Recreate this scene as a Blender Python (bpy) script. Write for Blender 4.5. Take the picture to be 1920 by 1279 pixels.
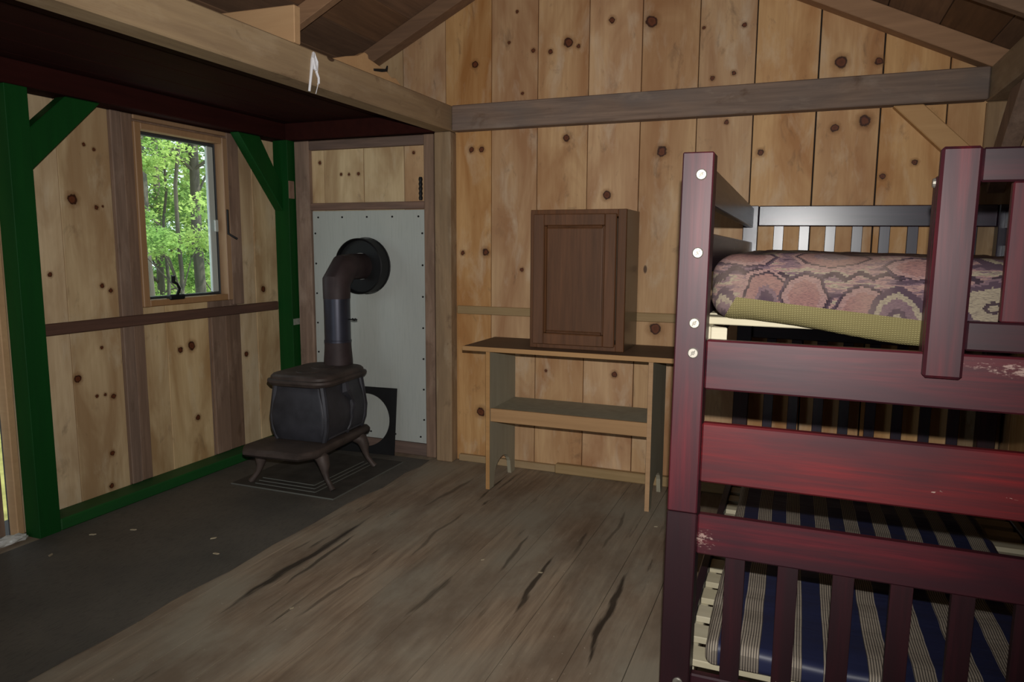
import bpy, bmesh, math, random
import numpy as np
from mathutils import Vector, Matrix
random.seed(7)
for o in list(bpy.data.objects): bpy.data.objects.remove(o)
scn = bpy.context.scene
COL = scn.collection

# ------------------------------------------------------------------ camera
CAM = Vector((3.1924, -3.893, 1.2941)); YAW, PITCH, ROLL, FPX = 0.3802, 0.1297, 0.0057, 1361.9
fw = Vector((-math.sin(YAW)*math.cos(PITCH), math.cos(YAW)*math.cos(PITCH), -math.sin(PITCH)))
rt = Vector((math.cos(YAW), math.sin(YAW), 0)); up = rt.cross(fw)
r2 = rt*math.cos(ROLL)+up*math.sin(ROLL); u2 = up*math.cos(ROLL)-rt*math.sin(ROLL)
cd = bpy.data.cameras.new('camera'); cd.sensor_fit = 'HORIZONTAL'; cd.sensor_width = 36; cd.lens = FPX/1920*36
cd.clip_start = .02; cd.clip_end = 300
cam = bpy.data.objects.new('camera', cd); COL.objects.link(cam)
M = Matrix((r2, u2, -fw)).transposed().to_4x4(); M.translation = CAM
cam.matrix_world = M
scn.camera = cam

# ------------------------------------------------------------------ world, sun, flash, portal of the added doorway
w = bpy.data.worlds.new('sky'); scn.world = w; w.use_nodes = True
nt = w.node_tree; bg = nt.nodes['Background']
bg.inputs['Color'].default_value = (.80, .92, 1.0, 1); bg.inputs['Strength'].default_value = 2.3
sl = bpy.data.lights.new('sun', 'SUN'); sl.energy = 8.0; sl.angle = .01; sl.color = (1, .95, .85)
so = bpy.data.objects.new('sun', sl); COL.objects.link(so)
so.rotation_euler = Vector((.5, .35, .8)).to_track_quat('Z', 'Y').to_euler()
fl = bpy.data.lights.new('camera_flash', 'SPOT'); fl.energy = 262; fl.shadow_soft_size = .009
fl.spot_size = math.radians(108); fl.spot_blend = 1.0; fl.color = (1, .97, .93)
fo = bpy.data.objects.new('camera_flash', fl); COL.objects.link(fo)
fo.location = CAM+u2*.115+r2*.012
fo.rotation_euler = (-(fw+u2*.10-r2*.02)).to_track_quat('Z', 'Y').to_euler()
def portal(name, loc, sx, sy, rot):
    a = bpy.data.lights.new(name, 'AREA'); a.shape = 'RECTANGLE'; a.size = sx; a.size_y = sy; a.cycles.is_portal = True
    o = bpy.data.objects.new(name, a); COL.objects.link(o); o.location = loc; o.rotation_euler = rot
FRONT_Y = -5.0
portal('added_doorway_portal', (.65, FRONT_Y+.06, 1.05), .8, 2.0, (math.radians(90), 0, 0))  # guides sky light through the unseen doorway added behind the viewer
scn.view_settings.view_transform = 'Standard'; scn.view_settings.look = 'None'
scn.view_settings.exposure = 0; scn.view_settings.gamma = 1; scn.view_settings.use_curve_mapping = False

# ------------------------------------------------------------------ materials
def lin(h):
    h = h.lstrip('#'); out = []
    for i in (0, 2, 4):
        c = int(h[i:i+2], 16)/255
        out.append(c/12.92 if c <= .04045 else ((c+.055)/1.055)**2.4)
    return (*out, 1)
class NT:
    def __init__(s, name):
        s.m = bpy.data.materials.new(name); s.m.use_nodes = True; s.t = s.m.node_tree; s.b = s.t.nodes['Principled BSDF']
    def n(s, ty, **kw):
        nd = s.t.nodes.new(ty)
        for k, v in kw.items():
            if k.startswith('_'): setattr(nd, k[1:], v)
            else: nd.inputs[k].default_value = v
        return nd
    def l(s, a, b): s.t.links.new(a, b)
    def math(s, op, a, b=None, c=None):
        nd = s.t.nodes.new('ShaderNodeMath'); nd.operation = op
        for i, x in enumerate((a, b, c)):
            if x is None: continue
            if isinstance(x, (int, float)): nd.inputs[i].default_value = x
            else: s.l(x, nd.inputs[i])
        return nd.outputs[0]
    def mix(s, f, a, b, blend='MIX'):
        nd = s.t.nodes.new('ShaderNodeMix'); nd.data_type = 'RGBA'; nd.blend_type = blend
        for k, x in ((0, f), (6, a), (7, b)):
            if isinstance(x, (int, float)): nd.inputs[k].default_value = x
            elif isinstance(x, tuple): nd.inputs[k].default_value = x
            else: s.l(x, nd.inputs[k])
        return nd.outputs[2]
    def ramp(s, f, stops, const=False):
        nd = s.t.nodes.new('ShaderNodeValToRGB'); cr = nd.color_ramp
        if const: cr.interpolation = 'CONSTANT'
        while len(cr.elements) < len(stops): cr.elements.new(.5)
        for e, (p, c) in zip(cr.elements, stops): e.position = p; e.color = c if isinstance(c, tuple) else (c, c, c, 1)
        s.l(f, nd.inputs[0]); return nd.outputs[0]
    def coord(s, scale=(1, 1, 1), rnd=True):
        tc = s.n('ShaderNodeTexCoord'); mp = s.n('ShaderNodeMapping'); mp.inputs['Scale'].default_value = scale
        if rnd:
            oi = s.n('ShaderNodeObjectInfo'); v = s.n('ShaderNodeVectorMath', _operation='MULTIPLY_ADD')
            s.l(oi.outputs['Random'], v.inputs[0]); v.inputs[1].default_value = (17.3, 31.7, 23.1); s.l(tc.outputs['Object'], v.inputs[2])
            s.l(v.outputs[0], mp.inputs['Vector']); s.rand = oi.outputs['Random']
        else: s.l(tc.outputs['Object'], mp.inputs['Vector'])
        return mp.outputs[0]
    def noise(s, vec, scale, detail=4, rough=.55, dist=0):
        nd = s.n('ShaderNodeTexNoise', Scale=scale, Detail=detail, Roughness=rough, Distortion=dist); s.l(vec, nd.inputs['Vector']); return nd.outputs['Fac']
    def bump(s, h, st, d=.005):
        b = s.n('ShaderNodeBump', Strength=st, Distance=d); s.l(h, b.inputs['Height']); s.l(b.outputs[0], s.b.inputs['Normal'])
    def out(s, col, rough=.6, spec=None):
        if isinstance(col, tuple): s.b.inputs['Base Color'].default_value = col
        else: s.l(col, s.b.inputs['Base Color'])
        if isinstance(rough, (int, float)): s.b.inputs['Roughness'].default_value = rough
        else: s.l(rough, s.b.inputs['Roughness'])
        if spec is not None: s.b.inputs['Specular IOR Level'].default_value = spec
        return s.m
def sc(axis, along, across): return tuple(along if a == axis else across for a in 'xyz')

def wood(name, light, dark, stain=None, axis='z', rough=.6, grain=.5, knots=.5, var=.25, spec=.35, blotch=.5, bump=.15, bleach=None, grime=0.):
    s = NT(name); light, dark = lin(light), lin(dark); stain = lin(stain) if stain else dark
    g = s.coord(sc(axis, .7, 14)); fine = s.noise(g, 4.0, 6, .6, .4)
    c2 = s.coord(sc(axis, .55, 1.8)); broad = s.noise(c2, 2.4, 4, .55, .8)
    mid = s.noise(s.coord(sc(axis, .45, 5)), 2.6, 4, .55, 1.5)
    f = s.math('ADD', s.math('MULTIPLY', fine, .55), s.math('MULTIPLY', mid, .45))
    f = s.ramp(f, [(.34, 0.), (.66, 1.)])
    col = s.mix(s.math('MULTIPLY', f, grain), light, dark)
    bl = s.ramp(broad, [(.40, 0.), (.64, 1.)])
    col = s.mix(s.math('MULTIPLY', bl, blotch), col, stain)
    if bleach:   # weathered pale patches
        bf = s.noise(s.coord(sc(axis, .9, 2.6)), 3.1, 5, .62, .4); col = s.mix(s.ramp(bf, [(.54, 0.), (.72, .6)]), col, lin(bleach))
    if grime:
        gf = s.noise(s.coord(sc(axis, 1.6, 3.2)), 3.6, 5, .65, .5); col = s.mix(s.ramp(gf, [(.60, 0.), (.74, grime)]), col, lin('5b4330'))
    # per board tone
    hv = s.n('ShaderNodeHueSaturation')
    s.l(s.math('ADD', s.math('MULTIPLY', s.rand, var), 1-var/2), hv.inputs['Value'])
    s.l(s.math('ADD', s.math('MULTIPLY', s.math('FRACT', s.math('MULTIPLY', s.rand, 7.3)), .16), .86), hv.inputs['Saturation'])
    s.l(col, hv.inputs['Color']); col = hv.outputs[0]
    if knots:
        vc = s.coord(sc(axis, 1.0, 2.2)); v = s.n('ShaderNodeTexVoronoi', Scale=2.1); s.l(vc, v.inputs['Vector'])
        sep = s.n('ShaderNodeSeparateColor'); s.l(v.outputs['Color'], sep.inputs[0])
        on = s.math('GREATER_THAN', sep.outputs[0], 1-knots)
        rad = s.math('MULTIPLY', sep.outputs[1], .06)
        k = s.math('SUBTRACT', rad, v.outputs['Distance']); k = s.ramp(s.math('ADD', s.math('MULTIPLY', k, 25), .2), [(0, 0.), (.35, 1.)])
        k = s.math('MULTIPLY', k, on)
        col = s.mix(s.math('MULTIPLY', k, .85), col, lin('3a2013'))
    s.bump(fine, bump, .003)
    return s.out(col, rough, spec)

M_PINE = wood('pine_wall_boards', 'd0a672', 'ab7d4c', 'a26c38', 'z', .62, .6, .2, .16, blotch=.85, bleach='d3bb9c', grime=.5)
M_PALE = wood('pale_side_boards', 'e0c597', 'bd9c6c', 'a57e50', 'z', .7, .6, .15, .2, blotch=.75, bleach='dcc9a6', grime=.4)
M_BROWN = wood('brown_rough_boards', '97796377'[:6], '5a463a', '715a4b', 'z', .75, .7, .3, .3, bleach='a68c78', grime=.6)
M_BROWNX = wood('brown_rough_timber_x', '86695a', '4c3c35', '655650', 'x', .75, .75, .3, .2)
M_BROWNY = wood('brown_rail_timber', '6b4a3a', '3c2922', '523a30', 'y', .75, .6, .2, .1)
M_GREYX = wood('grey_brown_beam', '8f7868', '54463f', '6b625e', 'x', .8, .75, .3, .1, blotch=.7, bleach='a08f80', grime=.6)
M_BEAMY = wood('sawn_beam_timber', 'a8906f', '7a6450', '836c54', 'y', .75, .55, .35, .1, bleach='b5a083', grime=.6)
M_POST = wood('weathered_post', 'a08360', '6d553d', '766149', 'z', .75, .6, .3, .15, bleach='b39f82', grime=.7)
M_RAFT = wood('dark_rafter_timber', '8b6a4d', '56402f', '6a5040', 'x', .75, .6, .3, .2)
M_RAFTL = wood('light_rafter_timber', 'ab8058', '7a583b', '8d6747', 'x', .75, .6, .3, .15)
M_ROOF = wood('roof_boards', '8d6747', '553c2a', '654935', 'y', .75, .6, .3, .4)
M_CLEAT = wood('olive_cleat_timber', 'a98c62', '80683f', '8f7850', 'x', .7, .5, .15, .15)
M_FRESH = wood('fresh_cut_timber', 'c99f6c', 'a97e4e', 'b98c5b', 'x', .65, .4, .2, .1)
M_WINWOOD = wood('window_frame_timber', 'ad855b', '8a6541', '97714b', 'z', .5, .5, 0, .1)
M_BENCH = wood('bench_front_timber', 'b98e5c', '936c42', 'a0784b', 'x', .6, .5, .15, .1)
M_BENCHTOP = wood('bench_top_timber', '6f5238', '4a3626', '58402d', 'x', .6, .5, .15, .1)
M_CAB = wood('cabinet_stained_oak', '704626', '432a15', '52341b', 'z', .5, .7, 0, .1, .3, .4)
M_SLAT = wood('pale_bed_slats', 'bdb59b', '968c70', 'a59b7f', 'x', .6, .35, .1, .1)

def paint(name, c, c2, rough=.45, axis='z', spec=.5, amt=.5, coat=0.):
    s = NT(name); g = s.coord(sc(axis, .8, 7)); f = s.noise(g, 3.5, 5); b = s.noise(s.coord((1, 1, 1)), 2.5, 3)
    col = s.mix(s.ramp(f, [(.35, 0.), (.7, amt)]), lin(c), lin(c2)); col = s.mix(s.math('MULTIPLY', b, .3), col, lin(c2))
    s.bump(f, .08, .002); m = s.out(col, rough, spec); s.b.inputs['Coat Weight'].default_value = coat; s.b.inputs['Coat Roughness'].default_value = .25
    return m
M_GREEN = paint('green_painted_timber', '0f4a1a', '0a3814', .6, 'z', .2)
M_GREENY = paint('green_painted_sill', '16551f', '0d3f1b', .6, 'y')
M_DRED = paint('dark_red_painted_loft', '351612', '220d0b', .8, 'y', .08)
M_GREYP = paint('grey_painted_bench', 'a39c87', '87806d', .65, 'z', .3)

def cherry(name, axis, c1='571a21', c2='37131a', c3='2e141c', coat=.06):
    s = NT(name); g = s.coord(sc(axis, .5, 10)); f = s.noise(g, 3.2, 6, .6, .5); b = s.noise(s.coord(sc(axis, .8, 3)), 2.0, 3, .5, .8)
    col = s.mix(s.ramp(f, [(.38, 0.), (.64, 1.)]), lin(c1), lin(c2))
    col = s.mix(s.ramp(b, [(.42, 0.), (.66, .85)]), col, lin(c3))
    # chipped varnish: sparse pale flecks
    c = s.noise(s.coord(sc(axis, 6, 22)), 2.6, 4, .65); reg = s.noise(s.coord((1, 1, 1)), 1.7, 2)
    chip = s.ramp(s.math('ADD', c, s.math('MULTIPLY', reg, .45)), [(.975, 0.), (.995, 1.)])
    col = s.mix(s.math('MULTIPLY', chip, .7), col, lin('b9a395'))
    s.bump(f, .06, .002); f2 = s.noise(s.coord(sc(axis, .9, 26)), 4.0, 5, .65); col = s.mix(s.ramp(f2, [(.42, 0.), (.68, .6)]), col, lin(c3)); rough = s.math('ADD', s.math('MULTIPLY', f, .2), .38)
    m = s.out(col, rough, .38); s.b.inputs['Coat Weight'].default_value = coat; s.b.inputs['Coat Roughness'].default_value = .27; s.b.inputs['Coat Tint'].default_value = (.62, .80, 1, 1); return m  # blue coat tint puts the cool sheen into the colour
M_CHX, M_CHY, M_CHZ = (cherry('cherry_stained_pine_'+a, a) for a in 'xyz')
M_HDX = cherry('headboard_sheen_cherry_x', 'x', '3f1620', '2c1119', '26131d', .9); M_HDZ = cherry('headboard_sheen_cherry_z', 'z', '3f1620', '2c1119', '26131d', .9); M_HDY = cherry('siderail_sheen_cherry_y', 'y', '3f1620', '2c1119', '26131d', .6)  # same varnish as the front, coated heavier to bring up a bluish sheen
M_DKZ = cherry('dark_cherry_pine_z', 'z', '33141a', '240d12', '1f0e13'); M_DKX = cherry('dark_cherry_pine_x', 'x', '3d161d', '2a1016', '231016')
M_REDX = cherry('red_cherry_pine_x', 'x', '72191c', '501519', '38161c')
def worn(cx, cz, rx, rz, seed):
    # cherry with a worn, scuffed patch centred at a given place on the rail
    m = M_CHX.copy(); m.name = 'cherry_scuffed_rail'; t = m.node_tree; b = t.nodes['Principled BSDF']
    s = NT.__new__(NT); s.m = m; s.t = t; s.b = b
    old = b.inputs['Base Color'].links[0].from_socket
    tc = s.n('ShaderNodeTexCoord'); sp = s.n('ShaderNodeSeparateXYZ'); s.l(tc.outputs['Object'], sp.inputs[0])
    dx = s.math('DIVIDE', s.math('SUBTRACT', sp.outputs[0], cx), rx); dz = s.math('DIVIDE', s.math('SUBTRACT', sp.outputs[2], cz), rz)
    d = s.math('SQRT', s.math('ADD', s.math('MULTIPLY', dx, dx), s.math('MULTIPLY', dz, dz)))
    n = s.noise(s.coord((16, 16, 45), False), 3.0+seed, 5, .7)
    k = s.ramp(s.math('SUBTRACT', n, s.math('MULTIPLY', d, .22)), [(.42, 0.), (.52, 1.)])
    s.l(s.mix(s.math('MULTIPLY', k, .5), old, lin('bfa598')), b.inputs['Base Color']); return m

def plain(name, c, rough=.5, metal=0., spec=.5, nz=.0, scale=20):
    s = NT(name); col = lin(c)
    if nz:
        f = s.noise(s.coord((1, 1, 1)), scale, 5); d = tuple(x*(1-nz) for x in col[:3])+(1,); u = tuple(min(1, x*(1+nz)) for x in col[:3])+(1,)
        col = s.mix(s.ramp(f, [(.3, 0.), (.7, 1.)]), d, u); s.bump(f, .15, .002)
    m = s.out(col, rough, spec); s.b.inputs['Metallic'].default_value = metal; return m
M_IRON = plain('cast_iron', '3a3a40', .48, .25, .5, .35, 9)
M_IRONTOP = plain('rusty_cast_iron', '4b403b', .6, .2, .4, .4, 8)
M_PIPE = plain('stovepipe_blued_steel', '3c3d48', .38, .55, .5, .2, 6)
M_PIPER = plain('rusty_stovepipe', '3b3030', .6, .3, .4, .3, 8)
M_BLACK = plain('matt_black_sheet', '0c0c0e', .6, 0, .4, .2, 30)
M_STEEL = plain('zinc_bolt', '9a958b', .42, .7, .5)
M_DARK = plain('dark_void', '0c0a09', .9)
M_BACK = plain('dark_sheathing', '1b1410', .9)
M_RUBBER = plain('window_gasket', '33373a', .6)
M_VINYL = plain('white_vinyl_sash', 'b9c2bd', .4)
M_STRING = plain('white_string', 'e8e8ec', .8)
M_PLASTIC = plain('white_plastic_scrap', 'd5d5d0', .5, 0, .5, .1)
M_TAG = plain('paper_tag', '8f9488', .8, 0, .3, .2, 40)
M_CHIP = plain('pale_wood_chip', 'a3967c', .8)
M_PADLINE = plain('metal_sheet_edge', '63645e', .6, .1)
M_PAD = plain('dark_hearth_sheet', '413d38', .7, 0, .3, .3, 10)
M_KNOT = None
def knotmat():
    s = NT('pine_knot'); t = s.t; tc = s.n('ShaderNodeTexCoord'); ln = s.n('ShaderNodeVectorMath', _operation='LENGTH'); s.l(tc.outputs['Object'], ln.inputs[0])
    nz = s.noise(s.coord((1, 1, 1)), 2.2, 3)
    r = s.math('ADD', ln.outputs['Value'], s.math('MULTIPLY', s.math('SUBTRACT', nz, .5), .45))
    col = s.ramp(r, [(.0, lin('5a3018')), (.24, lin('6e3b22')), (.34, lin('3a1c10')), (.42, lin('4a2813')), (.5, lin('9a6a3c')), (1., lin('a87848'))])
    al = s.ramp(r, [(.0, .93), (.38, .93), (.46, .32), (.85, 0.)])
    m = s.out(col, .6, .3); s.l(al, s.b.inputs['Alpha']); return m
M_KNOT = knotmat()
def panelmat():
    s = NT('grey_white_cement_panel'); f = s.noise(s.coord((1, 1, .4)), 5, 5); g = s.noise(s.coord((30, 30, 2)), 3, 4)
    col = s.mix(f, lin('a5aaa6'), lin('b7b9b2')); col = s.mix(s.ramp(g, [(.5, 0.), (.8, .35)]), col, lin('8f938f'))
    return s.out(col, .55, .4)
M_PANEL = panelmat()
STREAKS = [(1.335, 1.325, -2.0, -1.05, .022, .85), (1.40, 1.375, -1.75, -1.25, .012, .7), (2.30, 2.28, -1.62, -1.10, .013, .8), (2.62, 2.60, -1.83, -1.15, .016, .85), (1.95, 1.97, -1.80, -1.45, .016, .5), (2.12, 2.09, -1.35, -.95, .012, .6), (1.60, 1.62, -1.95, -1.55, .012, .5), (1.72, 1.70, -1.35, -.8, .01, .5), (2.45, 2.44, -.95, -.5, .012, .5), (1.50, 1.52, -.8, -.3, .016, .5)]
def floormat():
    s = NT('worn_floor_boards')
    f = s.noise(s.coord((9, .6, 9)), 4, 6, .65, .5); b = s.noise(s.coord((1.2, .7, 1), False), 2.2, 4); big = s.noise(s.coord((3, .5, 1)), 1.6, 5, .6, .8)
    col = s.mix(s.ramp(f, [(.3, 0.), (.75, 1.)]), lin('a8947d'), lin('715e4d'))
    col = s.mix(s.ramp(b, [(.38, 0.), (.62, .75)]), col, lin('979080'))
    col = s.mix(s.ramp(s.noise(s.coord((2.2, .9, 1), False), 1.7, 5, .65), [(.45, 0.), (.65, .65)]), col, lin('6b5645'))
    st = s.ramp(s.noise(s.coord((13, .9, 5)), 2.1, 5, .6, .6), [(.60, 0.), (.68, 1.)])
    rg = s.ramp(big, [(.50, 0.), (.62, 1.)])
    col = s.mix(s.math('MULTIPLY', s.math('MULTIPLY', st, rg), .8), col, lin('221a15'))
    sp = s.ramp(s.noise(s.coord((1, 1, 1), False), 70, 2), [(.72, 0.), (.76, .5)]); col = s.mix(sp, col, lin('cfc4ae'))
    tc = s.n('ShaderNodeTexCoord'); px = s.n('ShaderNodeSeparateXYZ'); s.l(tc.outputs['Object'], px.inputs[0])
    wob = s.math('MULTIPLY', s.math('SUBTRACT', s.noise(s.coord((1, .7, 1), False), 5, 2, .5), .5), .07)
    brk = s.noise(s.coord((34, 1.6, 1), False), 3.0, 5, .65)
    for sx, sxe, ya, yb, wd, am in STREAKS:
        t = s.math('DIVIDE', s.math('SUBTRACT', px.outputs[1], ya), yb-ya)
        ctr = s.math('ADD', s.math('MULTIPLY', t, sxe-sx), sx)
        d = s.math('DIVIDE', s.math('ABSOLUTE', s.math('ADD', s.math('SUBTRACT', px.outputs[0], ctr), wob)), wd)
        e = s.math('MULTIPLY', s.math('ABSOLUTE', s.math('SUBTRACT', t, .5)), 2)
        v = s.math('SUBTRACT', s.math('ADD', s.math('MULTIPLY', brk, 1.5), .45), s.math('ADD', d, s.math('MULTIPLY', s.math('POWER', e, 3), .8)))
        col = s.mix(s.math('MULTIPLY', s.ramp(v, [(.12, 0.), (.75, 1.)]), am), col, lin('1d1611'))
    s.bump(f, .15, .003)
    hv = s.n('ShaderNodeHueSaturation'); s.l(s.math('ADD', s.math('MULTIPLY', s.rand, .2), .9), hv.inputs['Value']); s.l(col, hv.inputs['Color'])
    return s.out(hv.outputs[0], .6, .35)
M_FLOOR = floormat()
def matmat():
    s = NT('dark_floor_sheet'); f = s.noise(s.coord((30, 8, 1)), 4, 4); b = s.noise(s.coord((1, 1, 1)), 1.8, 5, .6)
    col = s.mix(s.ramp(b, [(.3, 0.), (.7, 1.)]), lin('4f4c47'), lin('6a645b')); col = s.mix(s.ramp(f, [(.5, 0.), (.8, .5)]), col, lin('302c29'))
    s.bump(f, .2, .002); return s.out(col, .65, .35)
M_MAT = matmat()
def glassmat():
    s = NT('window_glass'); t = s.t; mixn = t.nodes.new('ShaderNodeMixShader'); tr = t.nodes.new('ShaderNodeBsdfTransparent'); gl = t.nodes.new('ShaderNodeBsdfGlossy')
    tr.inputs[0].default_value = (.93, .97, .95, 1); gl.inputs['Roughness'].default_value = .02; mixn.inputs[0].default_value = .05
    s.l(tr.outputs[0], mixn.inputs[1]); s.l(gl.outputs[0], mixn.inputs[2]); s.l(mixn.outputs[0], t.nodes['Material Output'].inputs[0]); return s.m
M_GLASS = glassmat()
def leafmat(name, a, b):
    s = NT(name); t = s.t; f = s.noise(s.coord((1, 1, 1)), 1.1, 3); col = s.mix(s.ramp(f, [(.35, 0.), (.65, 1.)]), lin(a), lin(b))
    d = t.nodes.new('ShaderNodeBsdfDiffuse'); tr = t.nodes.new('ShaderNodeBsdfTranslucent'); m = t.nodes.new('ShaderNodeMixShader'); m.inputs[0].default_value = .5
    s.l(col, d.inputs[0]); s.l(col, tr.inputs[0]); s.l(d.outputs[0], m.inputs[1]); s.l(tr.outputs[0], m.inputs[2]); s.l(m.outputs[0], t.nodes['Material Output'].inputs[0]); return s.m
M_LEAF = leafmat('sunlit_maple_leaves', 'adc272', '719750'); M_LEAF2 = leafmat('deep_green_leaves', '7d9a58', '4d733c')
M_BARK = wood('forest_bark', '5b544a', '2f2a24', '3d3830', 'z', .9, .7, 0, .2)
M_GROUND = plain('forest_floor', '6b6a3c', .95, 0, .1, .4, 3)
def stripemat():
    s = NT('navy_ticking_stripes'); tc = s.n('ShaderNodeTexCoord'); sp = s.n('ShaderNodeSeparateXYZ'); s.l(tc.outputs['Object'], sp.inputs[0])
    wob = s.math('MULTIPLY', s.math('SUBTRACT', s.noise(s.coord((1, 1, 1), False), 3, 2), .5), .012)
    x = s.math('ADD', sp.outputs[0], wob)
    u = s.math('FRACT', s.math('DIVIDE', x, .097)); navy = s.math('LESS_THAN', u, .50)
    fine = s.math('LESS_THAN', s.math('FRACT', s.math('DIVIDE', x, .0061)), .34)
    be = s.mix(fine, lin('94897b'), lin('37312d')); cr = s.math('LESS_THAN', s.math('FRACT', s.math('DIVIDE', sp.outputs[1], .075)), .03)
    be = s.mix(s.math('MULTIPLY', cr, .4), be, lin('3a332e'))
    col = s.mix(navy, be, lin('232743')); rough = s.math('ADD', s.math('MULTIPLY', navy, -.35), .8)
    s.bump(s.noise(s.coord((.6, 4, 1), False), 3, 3), .35, .02)
    return s.out(col, rough, .4)
M_STRIPE = stripemat()
def tapestry():
    s = NT('southwest_tapestry_fabric'); tc = s.n('ShaderNodeTexCoord'); sp = s.n('ShaderNodeSeparateXYZ')
    nz = s.n('ShaderNodeTexNoise', Scale=7.0, Detail=2); s.l(tc.outputs['Object'], nz.inputs['Vector'])
    va = s.n('ShaderNodeVectorMath', _operation='MULTIPLY_ADD'); s.l(nz.outputs['Color'], va.inputs[0]); va.inputs[1].default_value = (.055, .05, .05); s.l(tc.outputs['Object'], va.inputs[2])
    s.l(va.outputs[0], sp.inputs[0])
    q = lambda v, st: s.math('MULTIPLY', s.math('FLOOR', s.math('DIVIDE', v, st)), st)
    a = q(s.math('SUBTRACT', sp.outputs[0], .015), .0035); b = q(s.math('SUBTRACT', s.math('ADD', sp.outputs[2], s.math('ADD', sp.outputs[1], .961)), .03), .005)
    PINK, PUR, MAU, BEI, LINE, ROSE = (lin(h) for h in ('7d635f', '40323b', '5f4c52', '7f7564', '2d2229', '755752'))
    st = s.noise(s.coord((5, 5, 30), False), 2.2, 4, .6)
    col = s.ramp(st, [(0, PUR), (.40, MAU), (.47, PINK), (.55, BEI), (.62, MAU)], True)
    zz = s.math('ADD', b, s.math('MULTIPLY', s.math('ABSOLUTE', s.math('SUBTRACT', s.math('FRACT', s.math('DIVIDE', a, .055)), .5)), .035))
    col = s.mix(s.math('MULTIPLY', s.math('GREATER_THAN', zz, .135), s.math('LESS_THAN', zz, .150)), col, LINE)
    sets = {0: [(0, PUR), (.30, MAU), (.42, ROSE), (.80, LINE), (.88, PINK)], 1: [(0, ROSE), (.62, PINK), (.85, LINE), (.92, PUR)], 2: [(0, BEI), (.22, PUR), (.34, MAU), (.60, BEI), (.78, PUR)], 3: [(0, BEI), (.14, LINE), (.24, BEI), (.72, PUR), (.9, MAU)]}
    for cx, cb, w_, h_, k in ((-.445, .05, .045, .06, 2), (-.335, .075, .075, .075, 0), (-.250, .085, .055, .07, 1), (-.135, .055, .065, .055, 1), (-.055, .02, .075, .085, 2), (.125, .07, .085, .07, 3), (.27, .06, .08, .07, 0), (-.39, .20, .08, .06, 1), (-.20, .21, .09, .06, 0), (-.02, .17, .08, .05, 1), (.17, .22, .09, .06, 2), (-.30, .36, .10, .08, 3), (-.05, .38, .1, .08, 0), (.2, .4, .1, .08, 1)):
        da = s.math('DIVIDE', s.math('ABSOLUTE', s.math('SUBTRACT', a, cx)), w_); db = s.math('DIVIDE', s.math('ABSOLUTE', s.math('SUBTRACT', b, cb)), h_)
        d = s.math('ADD', s.math('MULTIPLY', s.math('MAXIMUM', da, db), .55), s.math('MULTIPLY', s.math('ADD', da, db), .45))
        col = s.mix(s.math('LESS_THAN', d, 1.0), col, s.ramp(d, sets[k], True))
    weave = s.noise(s.coord((45, 45, 220), False), 3, 3); col = s.mix(s.ramp(weave, [(.44, 0.), (.66, .6)]), col, lin('3b3037'))
    fad = s.noise(s.coord((1, 1, 1), False), 9, 3); col = s.mix(s.ramp(fad, [(.45, 0.), (.75, .35)]), col, lin('8a7a6c'))
    s.bump(weave, .25, .003); return s.out(col, .9, .15)
M_TAP = tapestry()
def knit():
    s = NT('mustard_knit_underside'); tc = s.n('ShaderNodeTexCoord')
    w1 = s.n('ShaderNodeTexWave', _wave_type='BANDS', _bands_direction='X', Scale=55, Distortion=1.0); w2 = s.n('ShaderNodeTexWave', _wave_type='BANDS', _bands_direction='Z', Scale=70, Distortion=1.0)
    s.l(tc.outputs['Object'], w1.inputs[0]); s.l(tc.outputs['Object'], w2.inputs[0])
    f = s.math('MULTIPLY', w1.outputs['Fac'], w2.outputs['Fac']); n = s.noise(s.coord((1, 1, 1), False), 6, 3)
    col = s.mix(f, lin('625a3c'), lin('968d63')); col = s.mix(s.math('MULTIPLY', n, .4), col, lin('7f754c'))
    s.bump(f, .6, .004); return s.out(col, .95, .1)
M_KNIT = knit()

# ------------------------------------------------------------------ geometry helpers
def empty(name, loc=(0, 0, 0), rot=(0, 0, 0)):
    o = bpy.data.objects.new(name, None); o.location = loc; o.rotation_euler = rot; o.empty_display_size = .05; COL.objects.link(o); return o
def tag(o, label, cat, group=None):
    o['label'] = label; o['category'] = cat
    if group: o['group'] = group
    return o
def struct(o): o['kind'] = 'structure'; return o
def link(name, bm, mat, parent=None, loc=None, smooth=False):
    me = bpy.data.meshes.new(name)
    if loc is not None: bmesh.ops.translate(bm, verts=bm.verts, vec=-Vector(loc))
    bmesh.ops.recalc_face_normals(bm, faces=bm.faces)
    if smooth:
        for f in bm.faces: f.smooth = True
    bm.to_mesh(me); bm.free(); me.materials.append(mat)
    if smooth:
        try: me.set_sharp_from_angle(angle=math.radians(38))
        except Exception: pass
    o = bpy.data.objects.new(name, me); COL.objects.link(o)
    if parent: o.parent = parent
    if loc is not None: o.location = loc
    return o
def box(bm, x0, x1, y0, y1, z0, z1, bev=.003):
    vs = [bm.verts.new((x, y, z)) for x in (x0, x1) for y in (y0, y1) for z in (z0, z1)]
    F = [(0, 1, 3, 2), (4, 6, 7, 5), (0, 4, 5, 1), (2, 3, 7, 6), (0, 2, 6, 4), (1, 5, 7, 3)]
    fs = [bm.faces.new([vs[i] for i in f]) for f in F]
    if bev: 
        es = list({e for f in fs for e in f.edges}); bmesh.ops.bevel(bm, geom=es, offset=bev, segments=1, affect='EDGES')
    return vs
def B(name, dims, mat, parent=None, bev=.003, ctr=False):
    bm = bmesh.new(); box(bm, *dims, bev=bev)
    loc = ((dims[0]+dims[1])/2, (dims[2]+dims[3])/2, dims[4]) if ctr else None
    return link(name, bm, mat, parent, loc)
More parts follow.
